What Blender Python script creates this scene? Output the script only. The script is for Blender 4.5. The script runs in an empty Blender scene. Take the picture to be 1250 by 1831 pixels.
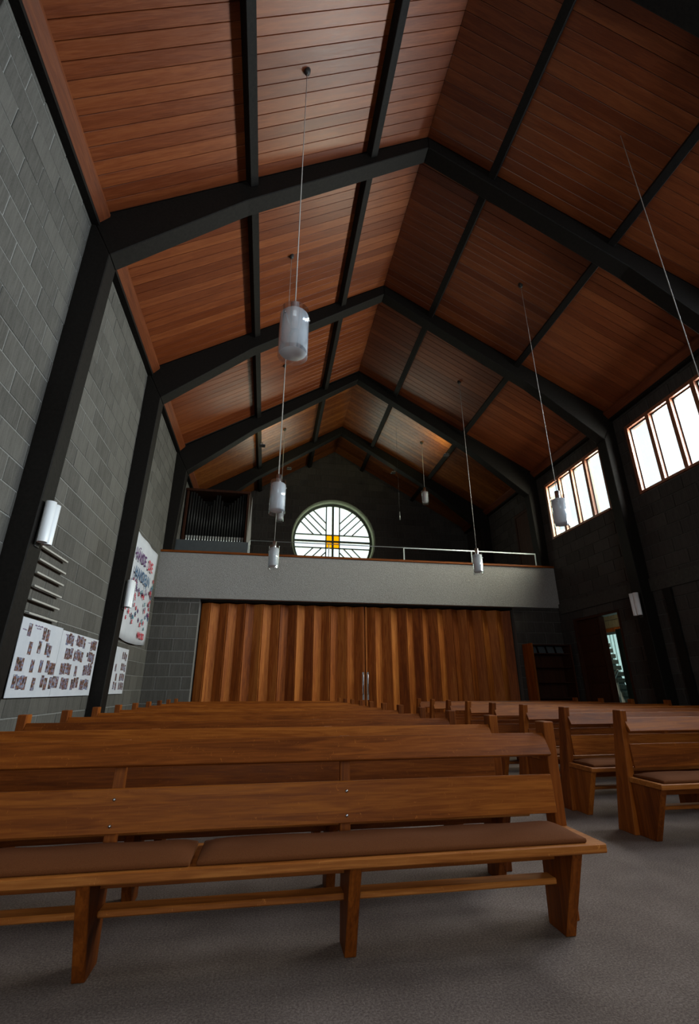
import bpy, bmesh, math, random
from mathutils import Vector, Matrix
random.seed(7)
S = bpy.context.scene
COL = S.collection
PI = math.pi

# ------------------------------------------------------------------ camera, sky, daylight, exposure
EYE = 1.25
YAW, PITCH, ROLL, FPX = 0.1703, 0.3651, -0.002, 828.8
cam_d = bpy.data.cameras.new('camera')
cam_d.sensor_fit = 'VERTICAL'
cam_d.sensor_height = 36.0
cam_d.lens = FPX / 1831 * 36.0
cam_d.clip_end = 200
cam = bpy.data.objects.new('camera', cam_d)
COL.objects.link(cam)
cam.location = (0, 0, EYE)
cam.rotation_euler = (Matrix.Rotation(-YAW, 4, 'Z') @ Matrix.Rotation(PI / 2 + PITCH, 4, 'X') @ Matrix.Rotation(ROLL, 4, 'Z')).to_euler()
S.camera = cam
CAMINV = cam.rotation_euler.to_matrix().inverted()

S.view_settings.view_transform = 'Standard'
S.view_settings.look = 'None'
S.view_settings.gamma = 1.0
S.view_settings.use_curve_mapping = False
S.view_settings.exposure = 0.0
S.cycles.use_denoising = True
S.cycles.max_bounces = 7
S.cycles.diffuse_bounces = 4
S.cycles.glossy_bounces = 3
S.cycles.transparent_max_bounces = 12
S.cycles.sample_clamp_indirect = 3.0
S.cycles.caustics_reflective = False
S.cycles.caustics_refractive = False

world = bpy.data.worlds.new('overcast_sky')
S.world = world
world.use_nodes = True
bg = world.node_tree.nodes['Background']
bg.inputs[0].default_value = (0.84, 0.95, 1.0, 1)
bg.inputs[1].default_value = 1.6

def area(name, loc, direction, sx, sy, power, colour=(0.94, 0.97, 1.0)):
    d = bpy.data.lights.new(name, 'AREA')
    d.shape = 'RECTANGLE'; d.size = sx; d.size_y = sy; d.energy = power; d.color = colour
    o = bpy.data.objects.new(name, d); COL.objects.link(o)
    o.location = loc
    o.rotation_euler = Vector(direction).to_track_quat('-Z', 'Y').to_euler()
    return o

# ------------------------------------------------------------------ dimensions of the hall
XL, XR, XM = -3.0, 8.633, 2.547
ZE, ZR = 7.98, 11.46              # eaves, ridge
F0, FD = 5.577, 3.657             # first frame seen, bay
FY = [F0 + FD * k for k in range(-3, 4)]   # index 0 is three bays behind the first visible one
FT = 0.30                         # frame thickness along the hall
YB = 12.79                        # front of the gallery
YW = 18.8                         # gable wall
YF = -6.0                         # altar wall behind the camera
GAL = 4.0
WIN_C = (2.55, 7.25); WIN_R = 1.81

# daylight through each clerestory window on the right, the round window and the altar window
LR, LW, LA = 1080, 200, 260
for k in (-2, -1, 0, 1):
    y0 = F0 + FD * k
    area('daylight_clerestory', (XR + 0.85, y0 + 2.0, 6.9), (-1, 0, -0.25), 2.7, 2.2, LR, ((.84, .91, 1), (.86, .92, 1), (1, .99, .93), (1, .95, .74))[k + 2])
area('daylight_round_window', (WIN_C[0], YW + 1.0, WIN_C[1] + 0.2), (0, -1, -0.1), 3.6, 3.6, LW, (1.0, 1.0, 0.72))
area('daylight_altar_window', (-0.2, YF - 0.5, 3.6), (0.15, 1, -0.05), 4.2, 4.6, LA, (1, .97, .92))

# ------------------------------------------------------------------ helpers
def tag(o, label=None, cat=None, group=None, kind=None):
    if label: o['label'] = label
    if cat: o['category'] = cat
    if group: o['group'] = group
    if kind: o['kind'] = kind
    return o

def link(name, me, m=None, parent=None, loc=None, rot=None):
    if m is not None and not me.materials: me.materials.append(m)
    o = bpy.data.objects.new(name, me); COL.objects.link(o)
    if parent is not None: o.parent = parent
    if loc is not None: o.location = loc
    if rot is not None: o.rotation_euler = rot
    return o

def root(name, loc, label, cat, group=None, rz=0):
    o = bpy.data.objects.new(name, None); COL.objects.link(o)
    o.location = loc; o.rotation_euler = (0, 0, rz); o.empty_display_size = 0.1
    return tag(o, label, cat, group)

class MB:
    """collects solids into one mesh"""
    def __init__(s): s.bm = bmesh.new()
    def box(s, x0, x1, y0, y1, z0, z1, bev=0):
        b = s.bm
        vs = [b.verts.new(p) for p in ((x0,y0,z0),(x1,y0,z0),(x1,y1,z0),(x0,y1,z0),(x0,y0,z1),(x1,y0,z1),(x1,y1,z1),(x0,y1,z1))]
        fs = [b.faces.new([vs[i] for i in q]) for q in ((0,3,2,1),(4,5,6,7),(0,1,5,4),(1,2,6,5),(2,3,7,6),(3,0,4,7))]
        if bev:
            es = list({e for f in fs for e in f.edges})
            bmesh.ops.bevel(b, geom=es, offset=bev, segments=2 if bev > .008 else 1, affect='EDGES', profile=.5)
        return s
    def prism(s, pts, axis, a0, a1, bev=0):
        """pts: 2D outline; axis: extrusion axis"""
        b = s.bm
        def P(p, a):
            return (a, p[0], p[1]) if axis == 'x' else (p[0], a, p[1]) if axis == 'y' else (p[0], p[1], a)
        n = len(pts)
        A = [b.verts.new(P(p, a0)) for p in pts]; B = [b.verts.new(P(p, a1)) for p in pts]
        fs = [b.faces.new(A), b.faces.new(B[::-1])]
        for i in range(n): fs.append(b.faces.new((A[i], B[i], B[(i+1) % n], A[(i+1) % n])))
        bmesh.ops.recalc_face_normals(b, faces=fs)
        if bev:
            es = list({e for f in fs for e in f.edges})
            bmesh.ops.bevel(b, geom=es, offset=bev, segments=1, affect='EDGES', profile=.5)
        return s
    def lathe(s, prof, n=24, at=(0, 0, 0), axis='z', smooth=True):
        b = s.bm; rings = []
        for r, z in prof:
            ring = []
            for i in range(n):
                a = 2 * PI * i / n; p = (r*math.cos(a), r*math.sin(a), z)
                if axis == 'x': p = (p[2], p[0], p[1])
                if axis == 'y': p = (p[0], p[2], p[1])
                ring.append(b.verts.new((p[0]+at[0], p[1]+at[1], p[2]+at[2])))
            rings.append(ring)
        fs = []
        for q in range(len(rings) - 1):
            for i in range(n):
                fs.append(b.faces.new((rings[q][i], rings[q][(i+1) % n], rings[q+1][(i+1) % n], rings[q+1][i])))
        for f in fs: f.smooth = smooth
        if prof[0][0] > 1e-4 and not getattr(s, 'open', False):
            fs.append(b.faces.new(rings[0][::-1])); fs.append(b.faces.new(rings[-1]))
        bmesh.ops.recalc_face_normals(b, faces=fs)
        return s
    def tube(s, pts, r, n=8):
        pts = [Vector(p) for p in pts]; b = s.bm; rings = []
        for i, p in enumerate(pts):
            t = (pts[min(i+1, len(pts)-1)] - pts[max(i-1, 0)]).normalized()
            u = t.orthogonal().normalized() if i == 0 else (u - t * u.dot(t)).normalized()
            w = t.cross(u)
            rings.append([b.verts.new(p + (u*math.cos(2*PI*k/n) + w*math.sin(2*PI*k/n)) * r) for k in range(n)])
        fs = []
        for q in range(len(rings)-1):
            for i in range(n):
                f = b.faces.new((rings[q][i], rings[q][(i+1) % n], rings[q+1][(i+1) % n], rings[q+1][i])); f.smooth = True; fs.append(f)
        fs.append(b.faces.new(rings[0][::-1])); fs.append(b.faces.new(rings[-1]))
        bmesh.ops.recalc_face_normals(b, faces=fs)
        return s
    def mesh(s, name='m'):
        me = bpy.data.meshes.new(name); s.bm.to_mesh(me); s.bm.free(); return me
    def out(s, name, m, parent=None, loc=None, rot=None):
        return link(name, s.mesh(name), m, parent, loc, rot)

# ------------------------------------------------------------------ materials
def mat(name, col, rough=.6, spec=.5, metal=0.0):
    m = bpy.data.materials.new(name); m.use_nodes = True
    n = m.node_tree; p = n.nodes['Principled BSDF']
    p.inputs['Base Color'].default_value = (*col, 1); p.inputs['Roughness'].default_value = rough
    p.inputs['Metallic'].default_value = metal
    p.inputs['Specular IOR Level'].default_value = spec
    return m
def nd(m, t, **kw):
    n = m.node_tree.nodes.new(t)
    for k, v in kw.items(): setattr(n, k, v)
    return n
def lk(m, a, b): m.node_tree.links.new(a, b)
def coords(m, scale=(1, 1, 1), kind='Object'):
    tc = nd(m, 'ShaderNodeTexCoord'); mp = nd(m, 'ShaderNodeMapping')
    mp.inputs['Scale'].default_value = scale
    lk(m, tc.outputs[kind], mp.inputs['Vector']); return mp
def ramp(m, fac, stops):
    r = nd(m, 'ShaderNodeValToRGB'); e = r.color_ramp.elements
    e[0].position, e[0].color = stops[0][0], (*stops[0][1], 1)
    e[1].position, e[1].color = stops[-1][0], (*stops[-1][1], 1)
    for p, c in stops[1:-1]:
        q = e.new(p); q.color = (*c, 1)
    lk(m, fac, r.inputs[0]); return r
def bump(m, h, strength=.2, dist=.01):
    b = nd(m, 'ShaderNodeBump'); b.inputs['Strength'].default_value = strength; b.inputs['Distance'].default_value = dist
    lk(m, h, b.inputs['Height']); lk(m, b.outputs[0], m.node_tree.nodes['Principled BSDF'].inputs['Normal'])
def math_(m, op, a, b=None):
    n = nd(m, 'ShaderNodeMath', operation=op)
    for i, v in enumerate((a, b)):
        if v is None: continue
        if isinstance(v, (int, float)): n.inputs[i].default_value = v
        else: lk(m, v, n.inputs[i])
    return n.outputs[0]

def wood(name, dark, mid, light, rough=.4, axis=0, grain=1.0, tone=.35, island=False, scratch=False, coat=0.0, spec=.5):
    """boards: long grain along the given axis, one tone for each board"""
    m = mat(name, mid, rough, spec)
    p = m.node_tree.nodes['Principled BSDF']
    sc = [9 * grain] * 3; sc[axis] = .55 * grain
    mp = coords(m, tuple(sc))
    if island:
        g = nd(m, 'ShaderNodeNewGeometry'); rnd = g.outputs['Random Per Island']
    else:
        oi = nd(m, 'ShaderNodeObjectInfo'); rnd = oi.outputs['Random']
    comb = nd(m, 'ShaderNodeCombineXYZ')
    sh = math_(m, 'MULTIPLY', rnd, 37.0)
    for i in range(3): lk(m, sh, comb.inputs[i])
    add = nd(m, 'ShaderNodeVectorMath', operation='ADD'); lk(m, mp.outputs[0], add.inputs[0]); lk(m, comb.outputs[0], add.inputs[1])
    n1 = nd(m, 'ShaderNodeTexNoise'); n1.inputs['Scale'].default_value = 1.3; n1.inputs['Detail'].default_value = 5; n1.inputs['Distortion'].default_value = .6
    lk(m, add.outputs[0], n1.inputs['Vector'])
    n2 = nd(m, 'ShaderNodeTexNoise'); n2.inputs['Scale'].default_value = 9; n2.inputs['Detail'].default_value = 4
    lk(m, add.outputs[0], n2.inputs['Vector'])
    ring = math_(m, 'MULTIPLY', math_(m, 'SINE', math_(m, 'MULTIPLY', n1.outputs[0], 46.0)), .045)
    t = math_(m, 'ADD', ring, math_(m, 'ADD', math_(m, 'MULTIPLY', n1.outputs[0], .62), math_(m, 'MULTIPLY', n2.outputs[0], .38)))
    t = math_(m, 'ADD', t, math_(m, 'MULTIPLY', math_(m, 'SUBTRACT', rnd, .5), tone))
    r = ramp(m, t, [(.3, dark), (.52, mid), (.75, light)])
    colour = r.outputs[0]
    if scratch:
        mp2 = coords(m, (5, 5, 2.2)); v = nd(m, 'ShaderNodeTexNoise'); v.inputs['Scale'].default_value = 9; v.inputs['Detail'].default_value = 8; v.inputs['Roughness'].default_value = .8; v.inputs['Distortion'].default_value = 1.4
        lk(m, mp2.outputs[0], v.inputs['Vector'])
        r2 = ramp(m, v.outputs[0], [(.605, (0, 0, 0)), (.66, (.75, .75, .75))])
        mx = nd(m, 'ShaderNodeMix', data_type='RGBA'); lk(m, r2.outputs[0], mx.inputs[0]); lk(m, colour, mx.inputs[6])
        mx.inputs[7].default_value = (light[0]*1.5, light[1]*1.6, light[2]*1.8, 1)
        colour = mx.outputs[2]
    lk(m, colour, p.inputs['Base Color'])
    rr = math_(m, 'ADD', math_(m, 'MULTIPLY', n2.outputs[0], .25), rough - .1); lk(m, rr, p.inputs['Roughness'])
    if coat: p.inputs['Coat Weight'].default_value = coat; p.inputs['Coat Roughness'].default_value = .25
    bump(m, n2.outputs[0], .12, .004)
    return m

def blocks_mat(name, base, var=.17, island=False):
    m = mat(name, base, .9, .2)
    p = m.node_tree.nodes['Principled BSDF']
    if island:
        g = nd(m, 'ShaderNodeNewGeometry'); rnd = g.outputs['Random Per Island']
    else:
        oi = nd(m, 'ShaderNodeObjectInfo'); rnd = oi.outputs['Random']
    mp = coords(m, (1, 1, 1))
    n1 = nd(m, 'ShaderNodeTexNoise'); n1.inputs['Scale'].default_value = 2.2; n1.inputs['Detail'].default_value = 4
    n2 = nd(m, 'ShaderNodeTexNoise'); n2.inputs['Scale'].default_value = 55; n2.inputs['Detail'].default_value = 6; n2.inputs['Roughness'].default_value = .75
    mps = coords(m, (14, 14, 1.1)); n3 = nd(m, 'ShaderNodeTexNoise'); n3.inputs['Scale'].default_value = 2.5; n3.inputs['Detail'].default_value = 4
    lk(m, mp.outputs[0], n1.inputs['Vector']); lk(m, mp.outputs[0], n2.inputs['Vector']); lk(m, mps.outputs[0], n3.inputs['Vector'])
    t = math_(m, 'ADD', math_(m, 'MULTIPLY', rnd, var), math_(m, 'ADD', math_(m, 'MULTIPLY', n3.outputs[0], .5), math_(m, 'MULTIPLY', n2.outputs[0], .35)))
    d = tuple(c * .5 for c in base); l = tuple(min(1, c * 1.45) for c in base)
    r = ramp(m, t, [(.28, d), (.55, base), (.85, l)])
    lk(m, r.outputs[0], p.inputs['Base Color'])
    bump(m, math_(m, 'ADD', n2.outputs[0], n3.outputs[0]), .6, .008)
    return m

def noisy(name, a, b, scale=30, rough=.8, bmp=.3, spec=.3, dist=.005):
    m = mat(name, a, rough, spec); p = m.node_tree.nodes['Principled BSDF']
    mp = coords(m); n = nd(m, 'ShaderNodeTexNoise'); n.inputs['Scale'].default_value = scale; n.inputs['Detail'].default_value = 5; n.inputs['Roughness'].default_value = .65
    lk(m, mp.outputs[0], n.inputs['Vector'])
    r = ramp(m, n.outputs[0], [(.3, a), (.7, b)]); lk(m, r.outputs[0], p.inputs['Base Color'])
    if bmp: bump(m, n.outputs[0], bmp, dist)
    return m

CW = dict(rough=.34, axis=0, grain=1.2, tone=.30, spec=.42)
M = {}
M['ceil'] = wood('ceiling_boards', (.115, .024, .006), (.168, .040, .011), (.235, .066, .019), **CW)
M['ceil_far'] = wood('ceiling_boards_far', (.095, .022, .0050), (.170, .048, .010), (.260, .088, .020), island=True, **CW)
M['fascia'] = wood('fascia_board', (.08, .018, .005), (.13, .032, .009), (.18, .05, .015), axis=1, tone=.1, spec=.2, rough=.55)
M['beam'] = noisy('dark_stained_frame', (.0035, .0027, .0022), (.0105, .0085, .007), 22, .7, .35, .18)
M['groove'] = mat('board_joint', (.012, .006, .004), .9)
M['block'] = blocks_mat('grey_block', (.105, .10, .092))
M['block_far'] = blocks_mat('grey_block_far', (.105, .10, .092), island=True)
M['blockR'] = blocks_mat('shaded_block', (.050, .044, .041))  # same grey block darkened: shade of the backlit walls put into the colour
M['blockR_far'] = blocks_mat('shaded_block_far', (.050, .044, .041), island=True)
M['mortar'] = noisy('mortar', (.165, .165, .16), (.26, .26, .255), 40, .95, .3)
M['mortarR'] = noisy('shaded_mortar', (.07, .066, .063), (.11, .105, .10), 40, .95, .3)  # mortar darkened along with the shaded blocks
M['plaster'] = noisy('roughcast_grey', (.22, .215, .21), (.40, .39, .385), 60, .95, 1.0, .2, .012)
M['concrete'] = noisy('dark_concrete', (.03, .028, .026), (.06, .056, .05), 12, .9, .3)
M['pew'] = wood('varnished_pew_wood', (.10, .022, .0022), (.20, .050, .0052), (.33, .098, .012), rough=.5, axis=0, grain=1.1, tone=.22, scratch=True, spec=.16)
M['pewv'] = wood('varnished_pew_wood_upright', (.10, .022, .0022), (.195, .048, .0052), (.31, .090, .012), rough=.5, axis=2, grain=1.1, tone=.22, spec=.16)
M['pewedge'] = wood('worn_seat_wood', (.16, .042, .006), (.28, .085, .014), (.44, .16, .034), rough=.5, axis=0, grain=1.1, tone=.15, scratch=True, spec=.2)
M['door'] = wood('folding_door_wood', (.17, .038, .005), (.34, .092, .014), (.54, .185, .036), rough=.55, spec=.2, axis=2, grain=.8, tone=.3)
M['doordark'] = wood('dark_and_shaded_wood', (.020, .0055, .0025), (.036, .010, .004), (.055, .016, .007), rough=.6, spec=.2, axis=2, tone=.1)  # dark stain, deepened further for the shadow around the leaflet shelf
M['winwood'] = wood('window_frame_wood', (.14, .045, .02), (.24, .085, .045), (.33, .13, .07), rough=.45, axis=2, tone=.1)
M['sash'] = mat('dark_window_sash', (.03, .032, .03), .5)
M['cushion'] = noisy('brown_wool_cushion', (.085, .025, .007), (.15, .050, .016), 300, .95, .4, .15, .002)
M['white'] = mat('matt_white', (.55, .57, .6), .6)
M['paper'] = noisy('white_paper', (.50, .53, .60), (.58, .60, .66), 3, .8, 0)
M['steel'] = mat('brushed_steel', (.55, .56, .58), .28, .5, 1.0)
M['railsteel'] = mat('pale_rail_steel', (.42, .46, .47), .35, .5, .6)
M['blackiron'] = mat('dark_metal', (.02, .02, .02), .5)
M['cord'] = mat('pale_cord', (.42, .40, .38), .5)
M['opal'] = mat('opal_glass', (.90, .94, 1.0), .35); 
_n = M['opal'].node_tree; _t = _n.nodes.new('ShaderNodeBsdfTranslucent'); _t.inputs[0].default_value = (.9, .94, 1, 1); _x = _n.nodes.new('ShaderNodeMixShader'); _x.inputs[0].default_value = .12
_n.links.new(_n.nodes['Principled BSDF'].outputs[0], _x.inputs[1]); _n.links.new(_t.outputs[0], _x.inputs[2]); _n.links.new(_x.outputs[0], _n.nodes['Material Output'].inputs[0])
M['pipe'] = mat('organ_pipe_tin', (.02, .02, .02), .5, .3, .2)
M['pipefoot'] = mat('pipe_foot_tin', (.75, .8, .8), .3, .5, .6)
M['greybox'] = noisy('grey_painted_board', (.06, .068, .075), (.075, .085, .092), 8, .6, 0)
M['ring'] = noisy('pale_window_reveal', (.20, .24, .17), (.33, .37, .27), 16, .8, .4)
M['bar'] = mat('grey_green_glazing_bar', (.07, .09, .065), .5)
M['red'] = mat('red_paint', (.55, .06, .09), .8); M['violet'] = mat('violet_paint', (.12, .05, .16), .8)
M['blue'] = mat('blue_paint', (.06, .13, .24), .8); M['teal'] = mat('teal_paint', (.05, .22, .27), .8)
M['green'] = mat('dark_green_curtain', (.02, .05, .035), .7)
M['stone'] = noisy('pale_step_stone', (.10, .13, .12), (.16, .19, .18), 20, .7, .2)
M['stairwhite'] = mat('white_stair_render', (.35, .42, .42), .6)
M['beige'] = mat('pale_cream_plastic', (.42, .41, .38), .5)

def carpet():
    m = mat('grey_brown_carpet', (.1, .09, .085), .97, .1); p = m.node_tree.nodes['Principled BSDF']
    mp = coords(m)
    a = nd(m, 'ShaderNodeTexNoise'); a.inputs['Scale'].default_value = 90; a.inputs['Detail'].default_value = 8; a.inputs['Roughness'].default_value = .9
    b = nd(m, 'ShaderNodeTexNoise'); b.inputs['Scale'].default_value = 2.3; b.inputs['Detail'].default_value = 5
    lk(m, mp.outputs[0], a.inputs['Vector']); lk(m, mp.outputs[0], b.inputs['Vector'])
    t = math_(m, 'ADD', math_(m, 'MULTIPLY', a.outputs[0], .9), math_(m, 'MULTIPLY', b.outputs[0], .14))
    r = ramp(m, t, [(.36, (.045, .032, .027)), (.52, (.17, .130, .112)), (.68, (.39, .315, .28))])
    lk(m, r.outputs[0], p.inputs['Base Color']); bump(m, a.outputs[0], .8, .006)
    return m
M['carpet'] = carpet()

def glass(name, tint=(1, 1, 1), gloss=.08):
    m = bpy.data.materials.new(name); m.use_nodes = True; n = m.node_tree; n.nodes.clear()
    o = n.nodes.new('ShaderNodeOutputMaterial'); t = n.nodes.new('ShaderNodeBsdfTransparent'); t.inputs[0].default_value = (*tint, 1)
    g = n.nodes.new('ShaderNodeBsdfGlossy'); g.inputs['Roughness'].default_value = .06; g.inputs[0].default_value = (.9, .95, 1, 1)
    mx = n.nodes.new('ShaderNodeMixShader')
    fr = n.nodes.new('ShaderNodeLayerWeight'); fr.inputs[0].default_value = .25
    mm = n.nodes.new('ShaderNodeMath'); mm.operation = 'MULTIPLY'; mm.inputs[1].default_value = .6; n.links.new(fr.outputs['Facing'], mm.inputs[0])
    ad = n.nodes.new('ShaderNodeMath'); ad.operation = 'ADD'; ad.inputs[1].default_value = gloss; n.links.new(mm.outputs[0], ad.inputs[0])
    n.links.new(ad.outputs[0], mx.inputs[0]); n.links.new(t.outputs[0], mx.inputs[1]); n.links.new(g.outputs[0], mx.inputs[2]); n.links.new(mx.outputs[0], o.inputs[0])
    return m
M['pane'] = glass('clear_window_pane', (.97, 1, 1), .02)
M['amber'] = glass('amber_window_pane', (1.0, .60, .01), .0)
M['lampglass'] = glass('clear_lamp_glass', (.96, .97, .98), .05)

# ------------------------------------------------------------------ view test used to choose which small pieces become parts
def seen(p):
    q = CAMINV @ (Vector(p) - Vector((0, 0, EYE)))
    if q.z >= -.1: return 1e9
    u, v = q.x / -q.z * FPX, q.y / -q.z * FPX
    if abs(u) > 660 or abs(v) > 950: return 1e6 + (Vector(p) - Vector((0, 0, EYE))).length
    return (Vector(p) - Vector((0, 0, EYE))).length

BOXES = {}
def cached_box(dx, dy, dz, m, bev=.006):
    k = (round(dx, 3), round(dy, 3), round(dz, 3), m.name)
    if k not in BOXES:
        b = MB(); b.box(0, k[0], 0, k[1], 0, k[2], min(bev, k[0]*.2, k[1]*.2, k[2]*.2)); me = b.mesh('block'); me.materials.append(m); BOXES[k] = me
    return BOXES[k]

def rect_minus(r, holes):
    out = [r]
    for h in holes:
        nxt = []
        for (a0, a1, z0, z1) in out:
            if h[0] >= a1 or h[1] <= a0 or h[2] >= z1 or h[3] <= z0: nxt.append((a0, a1, z0, z1)); continue
            if h[0] > a0: nxt.append((a0, h[0], z0, z1))
            if h[1] < a1: nxt.append((h[1], a1, z0, z1))
            m0, m1 = max(a0, h[0]), min(a1, h[1])
            if h[2] > z0: nxt.append((m0, m1, z0, h[2]))
            if h[3] < z1: nxt.append((m0, m1, h[3], z1))
        out = nxt
    return out

BL, BH, J = .62, .31, .014
def block_wall(parent, axis, face, depth_dir, a0, a1, z0, z1, holes, m, mfar, limit=280, phase=0, skip=None):
    """courses of blocks proud of the mortar slab; axis: direction the courses run in; face: plane of the visible side"""
    rects = []
    k = 0; z = math.floor(z0 / BH) * BH
    while z < z1 - .02:
        a = a0 - (BL / 2 if (k + phase) % 2 else 0)
        while a < a1 - .01:
            r = (max(a, a0) + J/2, min(a + BL, a1) - J/2, max(z, z0) + J/2, min(z + BH, z1) - J/2)
            if r[1] - r[0] > .04 and r[3] - r[2] > .04:
                rects += [q for q in rect_minus(r, holes) if q[1]-q[0] > .03 and q[3]-q[2] > .03]
            a += BL
        z += BH; k += 1
    T = .022
    items = []
    for r in rects:
        cm, cz = (r[0]+r[1])/2, (r[2]+r[3])/2
        if skip and skip(r): continue
        c = (face, cm, cz) if axis == 'y' else (cm, face, cz)
        items.append((seen(c), r))
    items.sort(key=lambda t: t[0])
    near = [r for s, r in items if s < 1e6][:limit]; rest = [r for s, r in items if s < 1e9][len(near):] if len(near) < len(items) else []
    for r in near:
        t = T + random.uniform(-.003, .003)
        if axis == 'y':
            me = cached_box(T, r[1]-r[0], r[3]-r[2], m)
            x = face - (T if depth_dir < 0 else 0) + (t - T) * depth_dir
            link('block', me, None, parent, (x, r[0], r[2]))
        else:
            me = cached_box(r[1]-r[0], T, r[3]-r[2], m)
            y = face - (T if depth_dir < 0 else 0) + (t - T) * depth_dir
            link('block', me, None, parent, (r[0], y, r[2]))
    if rest:
        b = MB()
        for r in rest:
            lo, hi = (face - T, face) if depth_dir < 0 else (face, face + T)
            if axis == 'y': b.box(lo, hi, r[0], r[1], r[2], r[3])
            else: b.box(r[0], r[1], lo, hi, r[2], r[3])
        tag(b.out('block', mfar, parent), kind='stuff')

# ------------------------------------------------------------------ floor and shell
floor = tag(MB().box(XL - .3, XR + .3, YF - .3, YW + .3, -.2, 0).out('floor', M['carpet']), kind='structure')

# left wall: mortar slab with blocks on it
wl = tag(MB().box(XL - .3, XL + .003, YF, YW + .3, 0, ZE).out('wall_left', M['mortar']), kind='structure')
block_wall(wl, 'y', XL - .012, 1, 1.2, YW, 0, ZE - .1, [], M['block'], M['block_far'], 290)

# right wall with window openings and side door
WINS = []
for k in (-2, -1, 0, 1):
    y0 = F0 + FD * k
    WINS.append((y0 + FT + .32, y0 + FD - .32, 5.60, 7.45))
DOORS = (10.42, 12.25, 0, 3.10)
holesR = [(w[0], w[1], w[2], w[3]) for w in WINS] + [DOORS]
b = MB()
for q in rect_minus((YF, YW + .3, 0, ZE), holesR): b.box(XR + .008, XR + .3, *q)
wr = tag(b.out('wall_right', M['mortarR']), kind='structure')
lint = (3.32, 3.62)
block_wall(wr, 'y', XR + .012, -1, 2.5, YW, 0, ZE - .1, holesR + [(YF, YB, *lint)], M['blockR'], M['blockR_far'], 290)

# far gable wall with the round window
def circle_gap(x):
    d = WIN_R**2 - (x - WIN_C[0])**2
    return math.sqrt(d) if d > 0 else 0
b = MB()
N = 48
xs = [WIN_C[0] - WIN_R + 2 * WIN_R * i / N for i in range(N + 1)]
def roofz(x):
    return ZE + (ZR - ZE) * ((x - XL) / (XM - XL) if x < XM else (XR - x) / (XR - XM))
b.prism([(XL, 0), (xs[0], 0), (xs[0], roofz(xs[0])), (XL, ZE)], 'y', YW + .01, YW + .3)
b.prism([(xs[-1], 0), (XR, 0), (XR, ZE), (xs[-1], roofz(xs[-1]))], 'y', YW + .01, YW + .3)
for i in range(N):
    x0, x1 = xs[i], xs[i+1]; g0, g1 = circle_gap(x0), circle_gap(x1)
    b.prism([(x0, 0), (x1, 0), (x1, WIN_C[1]-g1), (x0, WIN_C[1]-g0)], 'y', YW + .01, YW + .3)
    b.prism([(x0, WIN_C[1]+g0), (x1, WIN_C[1]+g1), (x1, roofz(x1)), (x0, roofz(x0))], 'y', YW + .01, YW + .3)
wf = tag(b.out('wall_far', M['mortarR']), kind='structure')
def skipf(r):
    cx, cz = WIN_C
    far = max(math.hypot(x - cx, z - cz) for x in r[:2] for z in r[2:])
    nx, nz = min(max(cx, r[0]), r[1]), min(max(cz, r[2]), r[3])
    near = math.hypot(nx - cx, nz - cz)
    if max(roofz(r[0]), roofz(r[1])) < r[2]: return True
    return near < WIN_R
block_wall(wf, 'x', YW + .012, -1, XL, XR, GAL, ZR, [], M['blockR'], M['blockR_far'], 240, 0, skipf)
# blocks cut to the circle
zc = math.floor(GAL / BH) * BH; k = 0
while zc < ZR:
    a = XL - (BL / 2 if k % 2 else 0)
    while a < XR:
        x0, x1, z0, z1 = a + J/2, a + BL - J/2, zc + J/2, zc + BH - J/2
        nx, nz = min(max(WIN_C[0], x0), x1), min(max(WIN_C[1], z0), z1)
        if math.hypot(nx-WIN_C[0], nz-WIN_C[1]) < WIN_R:
            q = MB(); n = 0
            for i in range(8):
                xa, xb = x0 + (x1-x0)*i/8, x0 + (x1-x0)*(i+1)/8
                for sgn in (1, -1):
                    lim = [WIN_C[1] + sgn * circle_gap(x) if circle_gap(x) else None for x in (xa, xb)]
                    if sgn < 0 and (lim[0] is None and lim[1] is None): continue
                    if sgn > 0: pts = [max(z0, lim[j]) if lim[j] is not None else z0 for j in (0, 1)]; pt = [(xa, pts[0]), (xb, pts[1]), (xb, z1), (xa, z1)]; h = max(z1-pts[0], z1-pts[1]); bad = min(z1-pts[0], z1-pts[1]) < .002
                    else: pts = [min(z1, lim[j]) if lim[j] is not None else z1 for j in (0, 1)]; pt = [(xa, z0), (xb, z0), (xb, pts[1]), (xa, pts[0])]; bad = min(pts[0]-z0, pts[1]-z0) < .002
                    if sgn > 0 and lim[0] is not None and lim[1] is not None and z1 < WIN_C[1]: continue
                    if sgn < 0 and z0 > WIN_C[1]: continue
                    if bad: continue
                    q.prism(pt, 'y', YW - .01, YW + .012); n += 1
            if n: q.out('block', M['blockR'], wf)
            else: q.bm.free()
        a += BL
    zc += BH; k += 1

# altar wall behind the camera with its tall window opening
b = MB()
AW = (-2.4, 2.2, 1.2, 6.0)
for q in rect_minus((XL - .3, XR + .3, 0, ZE), [AW]): b.box(q[0], q[1], YF - .3, YF, q[2], q[3])
b.prism([(XL - .3, ZE), (XR + .3, ZE), (XM, ZR)], 'y', YF - .3, YF)
tag(b.out('wall_altar', M['plaster']), kind='structure')

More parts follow.
